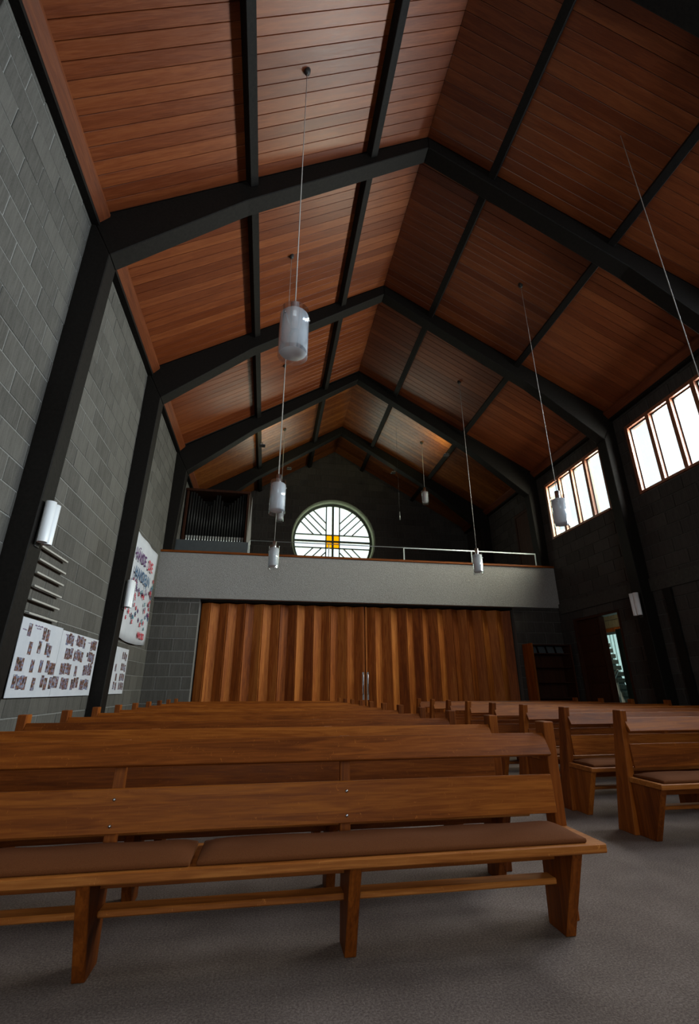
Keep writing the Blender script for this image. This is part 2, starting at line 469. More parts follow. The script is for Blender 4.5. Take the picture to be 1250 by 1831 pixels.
# gallery: floor slab, parapet, piers under it
gal = tag(MB().box(XL, XR, YB + .16, YW + .01, 3.55, GAL).out('trim_1', M['plaster']), kind='structure')
gal['label'] = 'grey concrete floor slab of the organ gallery'
par = tag(MB().box(XL, XR, YB, YB + .16, 3.51, 4.74, .01).out('trim_2', M['plaster']), kind='structure')
par['label'] = 'grey roughcast gallery parapet above the folding doors'
capo = MB().box(XL, XR, YB - .03, YB + .19, 4.741, 4.80, .006).out('parapet_cap', M['pew'], par); capo['label'] = 'thin brown wooden capping board'
PL = (-1.83, 7.15)
pier = tag(MB().box(XL, PL[0], YB + .10, YB + .4, 0, 3.51).out('wall_pier_left', M['mortar']), kind='structure')
block_wall(pier, 'x', YB + .117, -1, XL, PL[0], 0, 3.50, [], M['block'], M['block_far'], 200, 1)
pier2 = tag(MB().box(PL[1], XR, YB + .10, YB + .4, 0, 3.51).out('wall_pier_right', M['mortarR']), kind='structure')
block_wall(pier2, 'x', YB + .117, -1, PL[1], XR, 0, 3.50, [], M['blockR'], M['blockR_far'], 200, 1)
tag(MB().box(PL[0], PL[1], YB + .62, YB + .8, 0, 3.51).out('wall_under_gallery', M['doordark']), kind='structure')

# concrete lintel band along the right wall
b = MB().box(XR - .05, XR + .008, YF, YB, *lint)
tag(b.out('trim_3', M['concrete']), kind='structure')['label'] = 'dark concrete band running along the right wall above the side door'

# ------------------------------------------------------------------ roof: boarding, purlins, fascia
def slope(side):
    xe, name = (XL, 'ceiling_left') if side < 0 else (XR, 'ceiling_right')
    ang = math.atan2(ZR - ZE, XM - XL) if side < 0 else -math.atan2(ZR - ZE, XR - XM)
    sl = math.hypot(ZR - ZE, XM - xe)
    b = MB()
    u = Vector((XM - xe, 0, ZR - ZE)).normalized()
    nrm = Vector((-u.z, 0, u.x)) if side < 0 else Vector((u.z, 0, -u.x)); nrm = nrm if nrm.z > 0 else -nrm
    e = Vector((xe, 0, ZE)) + nrm * .03 - u * .25; r = Vector((XM, 0, ZR)) + nrm * .03
    b.prism([(e.x, e.z), (r.x, r.z), (r.x + nrm.x*.2, r.z + nrm.z*.2), (e.x + nrm.x*.2, e.z + nrm.z*.2)], 'y', YF - .3, YW + .3)
    ceil = tag(b.out(name, M['groove']), kind='structure')
    tt = (0, .405, .785, 1.0)
    # boards
    bays = [(F0 + FD*k + (FT if k > -9 else 0), F0 + FD*(k+1)) for k in (-1, 0, 1, 2, 3)]
    bays[-1] = (bays[-1][0], YW)
    BWD = .186
    far = MB()
    for bi, (y0, y1) in enumerate(bays):
        n = round((y1 - y0 + FT * 0) / BWD); w = (y1 - y0) / n
        for i in range(n):
            for pnl in range(3):
                s0, s1 = sl * tt[pnl], sl * tt[pnl+1]
                p = Vector((xe, y0 + w*i, ZE)) + u * s0
                if bi < 3:
                    key = ('bd', side, pnl, round(w, 4))
                    if key not in BOXES:
                        q = MB().box(0, s1 - s0, .003, w - .003, 0, .024, .004); me = q.mesh('board'); me.materials.append(M['ceil']); BOXES[key] = me
                    d = p if side < 0 else p + u * (s1 - s0)
                    link('board', BOXES[key], None, ceil, d, (0, -ang, 0))
                else:
                    a = p; c = p + u * (s1 - s0)
                    far.prism([(a.x, a.z), (c.x, c.z), (c.x+nrm.x*.02, c.z+nrm.z*.02), (a.x+nrm.x*.02, a.z+nrm.z*.02)], 'y', a.y + .004, a.y + w - .004)
    tag(far.out('board', M['ceil_far'], ceil), kind='stuff')
    # boards above the camera, never in view, as one plain soffit
    b = MB(); a = Vector((xe, 0, ZE)); c = Vector((XM, 0, ZR))
    b.prism([(a.x, a.z), (c.x, c.z), (c.x+nrm.x*.02, c.z+nrm.z*.02), (a.x+nrm.x*.02, a.z+nrm.z*.02)], 'y', YF, F0 - FD)
    b.out('soffit', M['ceil_far'], ceil)
    # purlins
    for t in tt[1:3]:
        for y0, y1 in [(YF, F0 - FD)] + bays:
            p = Vector((xe, 0, ZE)) + u * sl * t; w, h = .075, .17
            q = [p - u*w, p + u*w, p + u*w - nrm*h, p - u*w - nrm*h]
            MB().prism([(v.x, v.z) for v in q], 'y', y0 - .005, y1 + .005, .008).out('purlin', M['beam'], ceil)
    # fascia and wall plate
    for y0, y1 in bays:
        s = -side
        x0 = xe + s * .10
        q = [(xe + s*.13, ZE + .07 - .22), (xe + s*.16, ZE - .15), (xe + s*.36, ZE + .23), (xe + s*.33, ZE + .26)]
        MB().prism([(xe + s*.12, ZE - .10), (xe + s*.24, ZE + .04), (xe + s*.24, ZE + .09), (xe + s*.12, ZE - .05)], 'y', y0, y1, .004).out('fascia', M['fascia'], ceil)
        MB().prism([(xe, ZE - .16), (xe + s*.12, ZE - .16), (xe + s*.12, ZE + .03), (xe, ZE + .03)], 'y', y0, y1).out('wall_plate', M['beam'], ceil)
    return ceil
slope(-1); slope(1)
tag(MB().prism([(XM - .5, ZR - .1), (XM, ZR + .012), (XM + .5, ZR - .1), (XM + .5, ZR + .4), (XM - .5, ZR + .4)], 'y', YF - .3, YW + .3).out('trim_7', M['groove']), kind='structure')['label'] = 'dark ridge cap added to close the light leak at the ceiling ridge'  # slab added over the ridge gap to keep sky light out

# ------------------------------------------------------------------ portal frames
names_f = ['standing three bays behind the viewer', 'standing two bays behind the viewer', 'just overhead, its right rafter in the top right corner',
           'nearest of those seen whole, highest in view', 'second one in view, in the middle of the pew rows', 'third one in view, standing over the gallery parapet', 'last and smallest one before the round window wall']
for i, fy in enumerate(FY):
    if i < 2: continue
    if i == 2: fy = 2.42
    z0 = 0 if i < 5 else GAL
    y = fy if i < 5 else fy + (.0 if i > 5 else .07 + .0)
    if i == 5: y = YB + .17
    t = root('portal_frame', (XM, y, z0), 'dark stained portal frame, ' + names_f[i], 'roof frame', 'dark portal frames carrying the roof')
    for s, xe in ((1, XL), (-1, XR)):
        ki = xe + s * .36; kb = xe + s * (.22 if s > 0 else .27)
        m1 = MB().prism([(xe - XM, 0), (kb - XM, 0), (ki - XM, 7.22 - z0), (ki - XM, 7.27 - z0), (xe - XM, ZE - .02 - z0)], 'y', 0, FT, .012)
        m1.out('post', M['beam'], t)
        def rz(x): return roofz(x) - z0 - .004
        xa, xb = xe, XM
        pts = [(0, rz(XM)), (xe - XM, rz(xe)), (ki - XM, 7.27 - z0), (xe + s*2.25 - XM, rz(xe + s*2.25) - .50), (0, rz(XM) - .30)]
        MB().prism(pts if s > 0 else pts[::-1], 'y', .002, FT - .002, .012).out('rafter', M['beam'], t)

# ------------------------------------------------------------------ clerestory windows
for wi, (y0, y1, z0, z1) in enumerate(WINS):
    f = MB()
    x0, x1 = XR + .02, XR + .20
    fw = .09
    f.box(x0 - .05, x1, y0, y0 + fw, z0, z1, .006).box(x0 - .05, x1, y1 - fw, y1, z0, z1, .006)
    f.box(x0 - .05, x1, y0 + fw, y1 - fw, z1 - fw, z1, .006).box(x0 - .07, x1, y0 + fw, y1 - fw, z0, z0 + .06, .006)
    w = tag(f.out('window_%d' % (wi + 1), M['winwood']), kind='structure')
    n = 4; pw = (y1 - y0 - 2*fw) / n
    for i in range(n):
        ya, yb = y0 + fw + pw*i, y0 + fw + pw*(i+1)
        if i: MB().box(x0 - .05, x1 - .02, ya - .05, ya + .05, z0 + .06, z1 - fw, .006).out('mullion', M['winwood'], w)
        g = .05 if i else 0; h = .05 if i < n-1 else 0
        s = MB(); a, c, d, e = ya + g, yb - h, z0 + .06, z1 - fw
        s.box(x0+.04, x0+.09, a, a+.028, d, e).box(x0+.04, x0+.09, c-.028, c, d, e).box(x0+.04, x0+.09, a, c, d, d+.03).box(x0+.04, x0+.09, a, c, e-.03, e)
        so = s.out('sash', M['sash'], w)
        MB().box(x0+.06, x0+.066, a+.02, c-.02, d+.02, e-.02).out('pane', M['pane'], so)
# altar window behind the viewer
w = tag(MB().box(AW[0], AW[1], YF - .2, YF - .1, AW[2], AW[2]+.08).box(AW[0], AW[1], YF-.2, YF-.1, AW[3]-.08, AW[3]).box(-.14, -.06, YF-.2, YF-.1, AW[2]+.08, AW[3]-.08).out('window_5', M['winwood']), kind='structure')
MB().box(AW[0], AW[1], YF - .16, YF - .15, AW[2]+.08, AW[3]-.08).out('pane', M['pane'], w)

# ------------------------------------------------------------------ round window
cx, cz = WIN_C
b = MB(); b.open = True
b.lathe([(WIN_R, -.02), (WIN_R, .50), (WIN_R - .09, .50), (WIN_R - .03, -.02), (WIN_R, -.02)], 96, (cx, YW, cz), 'y')
bm = b.bm
rw = tag(b.out('window_6', M['ring']), kind='structure'); rw['label'] = 'round window with a cross of glazing bars above the gallery'
RG = 1.68; yg = YW + .42
b = MB(); b.open = True
b.lathe([(WIN_R - .06, .0), (WIN_R - .06, .09), (RG - .03, .09), (RG - .03, .0), (WIN_R - .06, .0)], 64, (cx, YW + .36, cz), 'y')
b.out('window_rim', M['bar'], rw)
def chord(a, c, wd, name='glazing_bar'):
    a, c = Vector(a), Vector(c); d = (c - a).normalized(); n = Vector((-d.y, d.x)) * wd / 2
    pts = [a + n, c + n, c - n, a - n]
    MB().prism([(p.x + cx, p.y + cz) for p in pts], 'y', yg - .03 - wd*.4, yg + .03).out(name, M['bar'], rw)
th = .295
chord((0, -RG), (0, RG), .09); chord((-RG, 0), (RG, 0), .085)
e = math.sqrt(RG**2 - th**2)
for s in (-1, 1):
    chord((s*th, -e), (s*th, e), .05); chord((-e, s*th), (e, s*th), .05)
for sx in (-1, 1):
    for sz in (-1, 1):
        for c in (-.54, -.177, .177, .54):
            # local quadrant coordinates (u,v)>0 with v-u=c, from the cross band to the rim
            uu = max(th, th - c); vv = uu + c
            r = (-c + math.sqrt(2*RG**2 - c*c)) / 2
            chord((sx*uu, sz*vv), (sx*r, sz*(r + c)), .045)
def pane(pts, m):
    MB().prism([(p[0] + cx, p[1] + cz) for p in pts], 'y', yg - .004, yg + .004).out('pane', m, rw)
for sx in (-1, 1):
    for sz in (-1, 1):
        o = lambda L: L if sx*sz > 0 else L[::-1]
        am = MB(); q = [(sx*.04, sz*.04), (sx*(th-.01), sz*.04), (sx*(th-.01), sz*(th-.01)), (sx*.04, sz*(th-.01))]
        pane(o(q), M['amber'])
        pane(o([(sx*.03, sz*(th+.01)), (sx*(th-.01), sz*(th+.01)), (sx*(th-.01), sz*e), (sx*.03, sz*RG)]), M['pane'])
        pane(o([(sx*(th+.01), sz*.03), (sx*RG, sz*.03), (sx*e, sz*(th-.01)), (sx*(th+.01), sz*(th-.01))]), M['pane'])
        a0 = math.asin(th / RG); arc = [(sx*RG*math.cos(a0 + (PI/2 - 2*a0)*i/12), sz*RG*math.sin(a0 + (PI/2-2*a0)*i/12)) for i in range(13)]
        pane(o([(sx*(th+.01), sz*(th+.01))] + arc), M['pane'])

# ------------------------------------------------------------------ folding doors under the gallery
xm_door = 2.67
def wing(x0, x1, name, first):
    t = root('folding_door', ((x0+x1)/2, YB + .4, 0), name, 'folding door', 'wooden folding doors under the gallery')
    cxm = (x0+x1)/2; n = 19; w = (x1 - x0) / n; D = .15
    zt = 3.44
    for i in range(n):
        xa, xb = x0 + w*i - cxm, x0 + w*(i+1) - cxm
        ya, yb = (.0, -D) if i % 2 == 0 else (-D, .0)
        d = Vector((xb-xa, yb-ya)).normalized(); nn = Vector((-d.y, d.x)) * .02
        a, c = Vector((xa, ya)) + d*.004, Vector((xb, yb)) - d*.004
        MB().prism([(p.x, p.y) for p in (a - nn, c - nn, c + nn, a + nn)], 'z', .02, zt, .003).out('pleat_board', M['door'], t)
    return t, cxm
t1, c1 = wing(PL[0] + .03, xm_door - .05, 'left wing of the pleated brown folding door, beside the grey block pier', 0)
t2, c2 = wing(xm_door + .05, PL[1] - .03, 'right wing of the pleated brown folding door, fading into shade on the right', 1)
for t, c, sx in ((t1, c1, -.06), (t2, c2, .06)):
    MB().box(xm_door + (sx if sx < 0 else .012) - c, xm_door + (sx if sx > 0 else -.012) - c, -.16, -.10, .02, 3.44, .005).out('closing_stile', M['door'], t)
    hx = xm_door + sx*.75*1.4 - c
    b = MB(); b.tube([(hx, -.16, 1.12), (hx, -.205, 1.15), (hx, -.215, 1.38), (hx, -.205, 1.61), (hx, -.16, 1.64)], .013)
    b.out('handle', M['steel'], t)
    MB().box(hx - .025, hx + .025, -.166, -.160, .98, 1.68, .002).out('handle_plate', M['steel'], t)
tag(MB().box(PL[0], PL[1], YB + .17, YB + .6, 3.46, 3.509).out('trim_4', M['beam']), kind='structure')['label'] = 'dark strip in place of the shadow gap above the folding doors'  # dark strip drawn for the shadow gap at the door head

# ------------------------------------------------------------------ pews
PH = 1.05
def make_pew(L, supports, label, group, loc, bolts=False, seat_w=.0):
    """local x 0 at the aisle end running negative to the wall; y 0 the seat front"""
    t = root('pew', loc, label, 'pew', group)
    return t
PEWMESH = {}
def pew_parts(t, key, L, sup, aisle, spd=.38, bolts=False):
    """aisle=+1: aisle end at local x=0 and body towards -x; aisle=-1: body towards +x"""
    def X(a, c): return (min(aisle*a, aisle*c), max(aisle*a, aisle*c))
    if key not in PEWMESH:
        P = []
        x0, x1 = X(-L, 0)
        P.append(('seat', MB().box(x0, x1, 0, spd + .02, .425, .47, .006).mesh(), M['pewedge'], None))
        P.append(('apron', MB().box(x0 + .12, x1 - .12, .22, .245, .345, .425, .003).mesh(), M['pew'], None))
        yb = spd - .02
        for k, s in enumerate(sup):
            end = (k == 0 or k == len(sup) - 1)
            a, c = X(-s - .06, -s)
            P.append(('support', MB().prism([(.03, .424), (.205, 0), (yb + .012, 0), (yb, .424)], 'x', a, c, .004).mesh(), M['pewv'], None))
            if not end:
                P.append(('back_post', MB().prism([(spd - .015, .36), (spd + .045, .36), (spd + .03, .985), (spd - .0, .985)], 'x', a, c, .003).mesh(), M['pewv'], None))
        for s in (0, L - .07):
            a, c = X(-s - .07, -s)
            em = MB().prism([(spd - .02, 0), (spd + (.09 if aisle > 0 else .20), 0), (spd + .075, PH), (spd - .035, PH)], 'x', a, c, .005)
            if aisle < 0:
                for v in em.bm.verts: v.co.x += .07 * (v.co.z - .5) * (1 if s == 0 else -1)
            P.append(('end_post', em.mesh(), M['pewv'], None))
        a, c = X(-L + .071, -.071)
        P.append(('top_rail', MB().prism([(spd - .085, .865), (spd - .06, .853), (spd + .015, .975), (spd - .01, .985)], 'x', a, c, .004).mesh(), M['pew'], None))
        P.append(('back_board', MB().prism([(spd - .055, .545), (spd - .03, .545), (spd - .018, .75), (spd - .04, .75)], 'x', a, c, .003).mesh(), M['pew'], None))
        for k in range(len(sup) - 1):
            a, c = X(-sup[k+1], -sup[k] - .055)
            P.append(('stretcher', MB().box(a, c, .23, .33, .225, .255, .006).mesh(), M['pewedge'], None))
        if bolts:
            for s in sup[1:]:
                for z in (.58, .70):
                    b = MB(); b.lathe([(0.001, -.006), (.007, -.004), (.009, 0)], 10, (aisle*(-s-.028), spd - .055 + (z-.545)*.07, z), 'y')
                    P.append(('bolt', b.mesh(), M['steel'], None))
        for nme, me, mm, _ in P: me.materials.append(mm); me.name = nme
        PEWMESH[key] = P
    for nme, me, mm, _ in PEWMESH[key]:
        link(nme, me, None, t)

def cushion(loc, x0, x1, dy, label, group, th=.05):
    b = bmesh.new()
    nx, ny = max(6, int((x1-x0)/.06)), 6
    def P(i, j, top):
        fx, fy = i/nx, j/ny
        e = min(1, 6*min(fx, 1-fx)*(x1-x0)/.5, 1) ; g = min(1, 4*min(fy, 1-fy))
        h = th * (.45 + .55 * min(1, math.sqrt(max(0, min(e, 1)) * 1.0)) * math.sqrt(max(0, g)))
        h += .003 * math.sin(fx * 23 + fy * 5) * g
        return (x0 + (x1-x0)*fx, dy*fy, h if top else 0)
    T = [[b.verts.new(P(i, j, 1)) for j in range(ny+1)] for i in range(nx+1)]
    B = [[b.verts.new(P(i, j, 0)) for j in range(ny+1)] for i in range(nx+1)]
    for i in range(nx):
        for j in range(ny):
            b.faces.new((T[i][j], T[i+1][j], T[i+1][j+1], T[i][j+1])); b.faces.new((B[i][j], B[i][j+1], B[i+1][j+1], B[i+1][j]))
        b.faces.new((B[i][0], B[i+1][0], T[i+1][0], T[i][0])); b.faces.new((B[i][ny], T[i][ny], T[i+1][ny], B[i+1][ny]))
    for j in range(ny):
        b.faces.new((B[0][j], T[0][j], T[0][j+1], B[0][j+1])); b.faces.new((B[nx][j], B[nx][j+1], T[nx][j+1], T[nx][j]))
    bmesh.ops.recalc_face_normals(b, faces=b.faces)
    for f in b.faces: f.smooth = True
    me = bpy.data.meshes.new('seat_cushion'); b.to_mesh(me); b.free()
    o = link('seat_cushion', me, M['cushion'], None, loc)
    m = o.modifiers.new('soft', 'BEVEL'); m.width = .008; m.segments = 2; m.limit_method = 'ANGLE'
    return tag(o, label, 'cushion', group)

ORD = ['first', 'second', 'third', 'fourth', 'fifth', 'sixth', 'seventh', 'eighth', 'ninth', 'tenth', 'eleventh']
XA = 1.87; LL = 3.93
supL = [.13, 1.34, 2.60, 3.74]
for k in range(11):
    spd = .38
    if k == 0: yfront = 2.70
    elif k == 1: yfront = 3.87 - spd
    else: yfront = 2.90 + .93*k - spd
    lab = 'long brown pew nearest the viewer, its seat and two cushions fully in view' if k == 0 else \
        ('brown pew in the left block, %s row back from the viewer' % ORD[k] if k < 10 else 'last brown pew of the left block, right before the folding doors')
    t = make_pew(LL, supL, lab, 'brown pews of the left block', (XA, yfront, 0))
    pew_parts(t, 'L0' if k == 0 else 'L', LL, supL, 1, spd, k == 0)
    if k == 0:
        cushion((XA, yfront + .02, .471), -LL + .04, -2.17, spd - .05, 'long brown cushion on the left part of the nearest pew', 'brown cushions on the nearest pew')
        cushion((XA, yfront + .02, .471), -2.14, -.10, spd - .05, 'long brown cushion on the right part of the nearest pew, reaching its aisle end', 'brown cushions on the nearest pew')
XB = 3.44; LB = 4.1
supB = [.015, 1.33, 2.66, 3.98]
for k in range(8):
    spd = .42
    yfront = 4.50 + .935*k - spd
    lab = 'brown pew of the right block, %s of its row ends from the right edge' % ORD[k] if k else 'brown pew at the front of the right block, cut off by the right edge'
    t = make_pew(LB, supB, lab, 'brown pews of the right block', (XB, yfront, 0))
    pew_parts(t, 'R', LB, supB, -1, spd)
    if k < 4:
        cushion((XB, yfront + .02, .471), .05, 2.02, spd - .05, 'brown cushion at the aisle end of the %s right-hand pew' % ORD[k], 'brown cushions on the right-hand pews')

# ------------------------------------------------------------------ pendant lamps
def pendant(x, y, zb, zcan, label, h=.56, r=.145, stub=False):
    t = root('pendant_lamp', (x, y, zcan), label, 'lamp', 'white cylinder pendant lamps')
    d = zb - zcan
    b = MB(); b.lathe([(.001, -.075), (.03, -.07), (.045, -.035), (.05, 0), (.05, .05)], 20); b.out('canopy', M['blackiron'], t)
    MB().tube([(0, 0, -.05), (0, 0, d + h + .08)], .006, 6).out('cord', M['cord'], t)
    b = MB(); b.lathe([(.018, d+h+.13), (.045, d+h+.12), (.045, d+h-.02), (.045, d+h-.07), (.02, d+h-.08)], 20); b.out('socket', M['steel'], t)
    b = MB(); b.open = True
    b.lathe([(r, d), (r, d+h), (r-.004, d+h), (r-.004, d), (r, d)], 40); b.out('glass_cylinder', M['lampglass'], t)
    b = MB(); b.lathe([(.001, d+.055), (r-.016, d+.055), (r-.008, d+.07), (r-.008, d+h-.07), (r-.02, d+h-.055), (.001, d+h-.055)], 40); b.out('shade', M['opal'], t)
    for a in (-2.3, -.2, 1.9):
        b = MB(); b.lathe([(.001, .012), (.011, .010), (.012, 0)], 12, (0, 0, 0), 'z')
        o = b.out('stud', M['steel'], t, (r*math.cos(a), r*math.sin(a), d+h-.13)); o.rotation_euler = (0, PI/2, a)
    return t
zc = lambda x: roofz(x) - .005
pendant(.09, 4.18, 4.66, zc(.09), 'largest white pendant lamp hanging left of centre, nearest the viewer', .62, .165)
pendant(.03, 7.38, 4.00, zc(.03), 'white pendant lamp hanging directly below and behind the largest one', .60, .135)
pendant(.03, 11.0, 3.95, zc(.03), 'lowest white pendant lamp, in front of the grey parapet left of the round window', .56, .125)
pendant(.17, 14.65, 6.45, zc(.17), 'small white pendant lamp over the gallery, half behind the second left lamp', .56, .12)
pendant(5.32, 4.15, 3.70, zc(4.9), 'pendant lamp of the right row whose cord runs out at the right edge', .62, .15)
pendant(5.25, 7.30, 4.03, zc(5.25), 'white pendant lamp in front of the clerestory windows on the right', .60, .14)
pendant(5.25, 10.95, 4.00, zc(5.25), 'white pendant lamp in front of the parapet on the right', .56, .13)
pendant(5.27, 14.65, 7.42, zc(5.27), 'small white pendant lamp over the gallery right of the round window', .50, .12)

# spotlights on the frames over the gallery
def spot(x, y, z, label, power, aim):
    t = root('spotlight', (x, y, z), label, 'spotlight', 'small spotlights on the gallery frames')
    MB().box(-.09, .09, -.06, .06, -.03, .03, .008).out('housing', M['blackiron'], t)
    MB().box(-.01, .01, -.14, .0, .03, .05).out('bracket', M['blackiron'], t)
    MB().box(-.08, .08, -.05, .05, .030, .036).out('lens', M['opal'], t)
    d = bpy.data.lights.new('added_spot_glow', 'SPOT'); d.energy = power; d.color = (1, .93, .42); d.spot_size = 1.9; d.spot_blend = 1; d.shadow_soft_size = .05  # added yellow light for the glow on the far ceiling boards
    o = bpy.data.objects.new('added_spot_glow', d); COL.objects.link(o); o.parent = t; o.location = (0, 0.05, .05)
    o.rotation_euler = Vector(aim).to_track_quat('-Z', 'Y').to_euler()
spot(-.52, 13.36, 8.52, 'black spotlight on the left rafter of the frame above the parapet', 110, (.5, .9, 1.0))
spot(5.66, 13.36, 8.72, 'black spotlight on the right rafter of the frame above the parapet', 110, (-.4, .9, 1.0))
spot(.44, 16.42, 9.28, 'black spotlight on the left rafter of the last frame', 6, (.3, 1, 1))
spot(4.62, 16.42, 9.43, 'black spotlight on the right rafter of the last frame', 6, (-.3, 1, 1))

# hanging microphone over the gallery
t = root('hanging_microphone', (4.3, 14.65, zc(4.3)), 'thin silver microphone hanging on a wire over the gallery', 'microphone')
dz = 6.75 - zc(4.3)
MB().tube([(0, 0, 0), (0, 0, dz + .3)], .003, 5).out('wire', M['blackiron'], t)
MB().tube([(0, 0, dz + .3), (0, 0, dz)], .018, 8).out('capsule', M['railsteel'], t)

# ------------------------------------------------------------------ sconces
def sconce(loc, s, label, h=.5):
    t = root('wall_lamp', loc, label, 'wall lamp', 'white two-tube wall lamps')
    MB().box(min(0, -s*.03), max(0, -s*.03), -.05, .05, -.30, .22, .004).out('back_plate', M['blackiron'], t)
    for dy in (-.058, .058):
        b = MB(); b.open = True
        r = .055
        b.lathe([(r, -h/2), (r*1.06, h/2), (r*1.06-.006, h/2), (r-.006, -h/2), (r, -h/2)], 20, (s*.065, dy, 0)); b.out('shade', M['opal'], t)
    MB().box(min(0, s*.06), max(0, s*.06), -.02, .02, -.03, .0).out('arm', M['blackiron'], t)
sconce((XL + .29, 5.73, 3.10), 1, 'white double tube wall lamp at the far left edge above the hymn board')
sconce((XL + .30, 9.38, 2.95), 1, 'white double tube wall lamp on the left post beside the painted banner')
sconce((XR - .33, 9.38, 3.05), -1, 'white double tube wall lamp on the dark right post beside the side door')

# ------------------------------------------------------------------ left wall: hymn board, posters, banner
t = root('hymn_board', (XL + .034, 6.75, 2.1), 'six cream ledges of a hymn number board on the left block wall', 'hymn board')
for i in range(6):
    z = .04 + .168 * i; y = .17 - .045*i*1.0 + 0
    MB().box(0, .045, -.42 + y*.3, .42 + y*.3, z - .012, z + .012, .003).out('ledge', M['beige'], t)

def printmat():
    m = mat('photo_print', (.2, .15, .12), .5); p = m.node_tree.nodes['Principled BSDF']
    oi = nd(m, 'ShaderNodeObjectInfo'); mp = coords(m, (1, 1, 1)); c = nd(m, 'ShaderNodeCombineXYZ')
    s = math_(m, 'MULTIPLY', oi.outputs['Random'], 91.0)
    for i in range(3): lk(m, s, c.inputs[i])
    ad = nd(m, 'ShaderNodeVectorMath', operation='ADD'); lk(m, mp.outputs[0], ad.inputs[0]); lk(m, c.outputs[0], ad.inputs[1])
    n = nd(m, 'ShaderNodeTexNoise'); n.inputs['Scale'].default_value = 26; n.inputs['Detail'].default_value = 3; lk(m, ad.outputs[0], n.inputs['Vector'])
    sep = nd(m, 'ShaderNodeSeparateColor'); lk(m, n.outputs['Color'], sep.inputs[0])
    r = ramp(m, n.outputs[0], [(.32, (.012, .012, .014)), (.43, (.07, .05, .04)), (.50, (.28, .11, .05)), (.57, (.06, .14, .32)), (.70, (.5, .47, .42))])
    lk(m, r.outputs[0], p.inputs['Base Color']); return m
M['print'] = printmat()
PM = {}
def photo(parent, y, z, w, h):
    k = (w, h)
    if k not in PM:
        me = MB().box(0, .003, 0, w, 0, h).mesh('photo_print'); me.materials.append(M['print']); PM[k] = me
    link('photo_print', PM[k], None, parent, (.008, y, z), (random.uniform(-.03, .03), 0, 0))
rx = XL + .034
t = root('photo_poster', (rx, 6.35, 1.16), 'long white paper poster covered with small photos, low on the left wall', 'poster', 'white photo posters on the left wall')
MB().box(0, .006, 0, 1.22, 0, .93).out('paper_sheet', M['paper'], t)
MB().box(.001, .007, 1.225, 2.80, 0, .91).out('paper_sheet', M['paper'], t)
Wd, Hd = .085, .155
for row, (z, cols) in enumerate([(.72, [(.18, 1), (.62, 2), (1.40, 3), (1.80, 4), (2.45, 3)]), (.52, [(.30, 1), (.55, 1), (.78, 2), (1.45, 3), (1.80, 4), (2.42, 3)]),
                                 (.30, [(.08, 2), (.46, 1), (.72, 1), (.92, 3), (1.40, 4), (1.95, 1), (2.30, 4)]), (.10, [(.10, 3), (.36, 1), (.60, 1), (.85, 2), (1.12, 3), (1.50, 3), (1.90, 3), (2.28, 4)])]):
    for (y, n) in cols:
        for i in range(n):
            photo(t, y + i*.10 + random.uniform(-.008, .008), z + random.uniform(-.02, .02), Wd, Hd)
for (z, y, n) in ((.60, 2.35, 4), (.44, 2.50, 2)):
    for i in range(n): photo(t, y + i*.10, z, .06, .07)
# handwriting lines on the poster
b = MB()
for y, z, l in ((.35, .86, .25), (.40, .83, .15), (1.35, .85, .35), (1.75, .80, .15), (.05, .78, .12), (2.3, .82, .2)):
    for i in range(int(l/.02)): b.box(.0075, .0085, y + i*.02, y + i*.02 + .012, z + random.uniform(-.006, .006), z + .008 + random.uniform(0, .012))
tag(b.out('handwriting', M['violet'], t), kind='stuff')
t = root('photo_poster', (rx, 9.75, 1.17), 'narrow white photo poster below the banner, beyond the left post', 'poster', 'white photo posters on the left wall')
MB().box(0, .006, 0, 1.42, 0, .89).out('paper_sheet', M['paper'], t)
for z, ys in ((.66, (1.0, 1.12, 1.24)), (.44, (.62, 1.02, 1.14, 1.26)), (.26, (.74, 1.02, 1.14, 1.26)), (.08, (.66, .80, 1.04, 1.16, 1.28))):
    for y in ys: photo(t, y, z + random.uniform(-.02, .02), .08, .14)

t = root('painted_banner', (rx, 9.95, 2.25), 'tall white cloth banner with painted words and coloured handprints, left wall near the gallery', 'banner')
b = MB(); bm = b.bm; NB = 16
BW_, BH_ = 2.35, 2.26
G = [[bm.verts.new((.02 + .012*math.sin(j*.9) + .01*math.sin(i*.5), BW_*j/NB, BH_*i/NB + (.06*math.sin(PI*j/NB)*-1 if i == 0 else 0))) for j in range(NB+1)] for i in range(NB+1)]
G2 = [[bm.verts.new((v.co.x - .004, v.co.y, v.co.z)) for v in r] for r in G]
for i in range(NB):
    for j in range(NB):
        bm.faces.new((G[i][j], G[i][j+1], G[i+1][j+1], G[i+1][j])).smooth = True
        bm.faces.new((G2[i][j], G2[i+1][j], G2[i+1][j+1], G2[i][j+1])).smooth = True
for i in range(NB):
    for q in (0, NB):
        bm.faces.new((G[i][q], G[i+1][q], G2[i+1][q], G2[i][q])); bm.faces.new((G[q][i], G2[q][i], G2[q][i+1], G[q][i+1]))
bmesh.ops.recalc_face_normals(bm, faces=bm.faces)
b.out('cloth', M['paper'], t)
def lettering(txt, y, z, size, m, space=1.0):
    c = bpy.data.curves.new('lettering', 'FONT'); c.body = txt; c.size = size; c.extrude = .002; c.offset = .004; c.space_character = space; c.resolution_u = 3
    tmp = bpy.data.objects.new('lettering_curve', c); COL.objects.link(tmp)
    me = bpy.data.meshes.new_from_object(tmp.evaluated_get(bpy.context.evaluated_depsgraph_get()))
    bpy.data.objects.remove(tmp)
    me.materials.clear(); o = link('lettering', me, m, t)
    o.location = (.052, y, z); o.rotation_euler = (PI/2, 0, PI/2)
    o.scale = (1, 1.25, 1)
    return o
lettering('HÄNDE', .40, 1.68, .27, M['violet'], 1.0); lettering('DIE', 1.55, 1.68, .27, M['red'], 1.12)
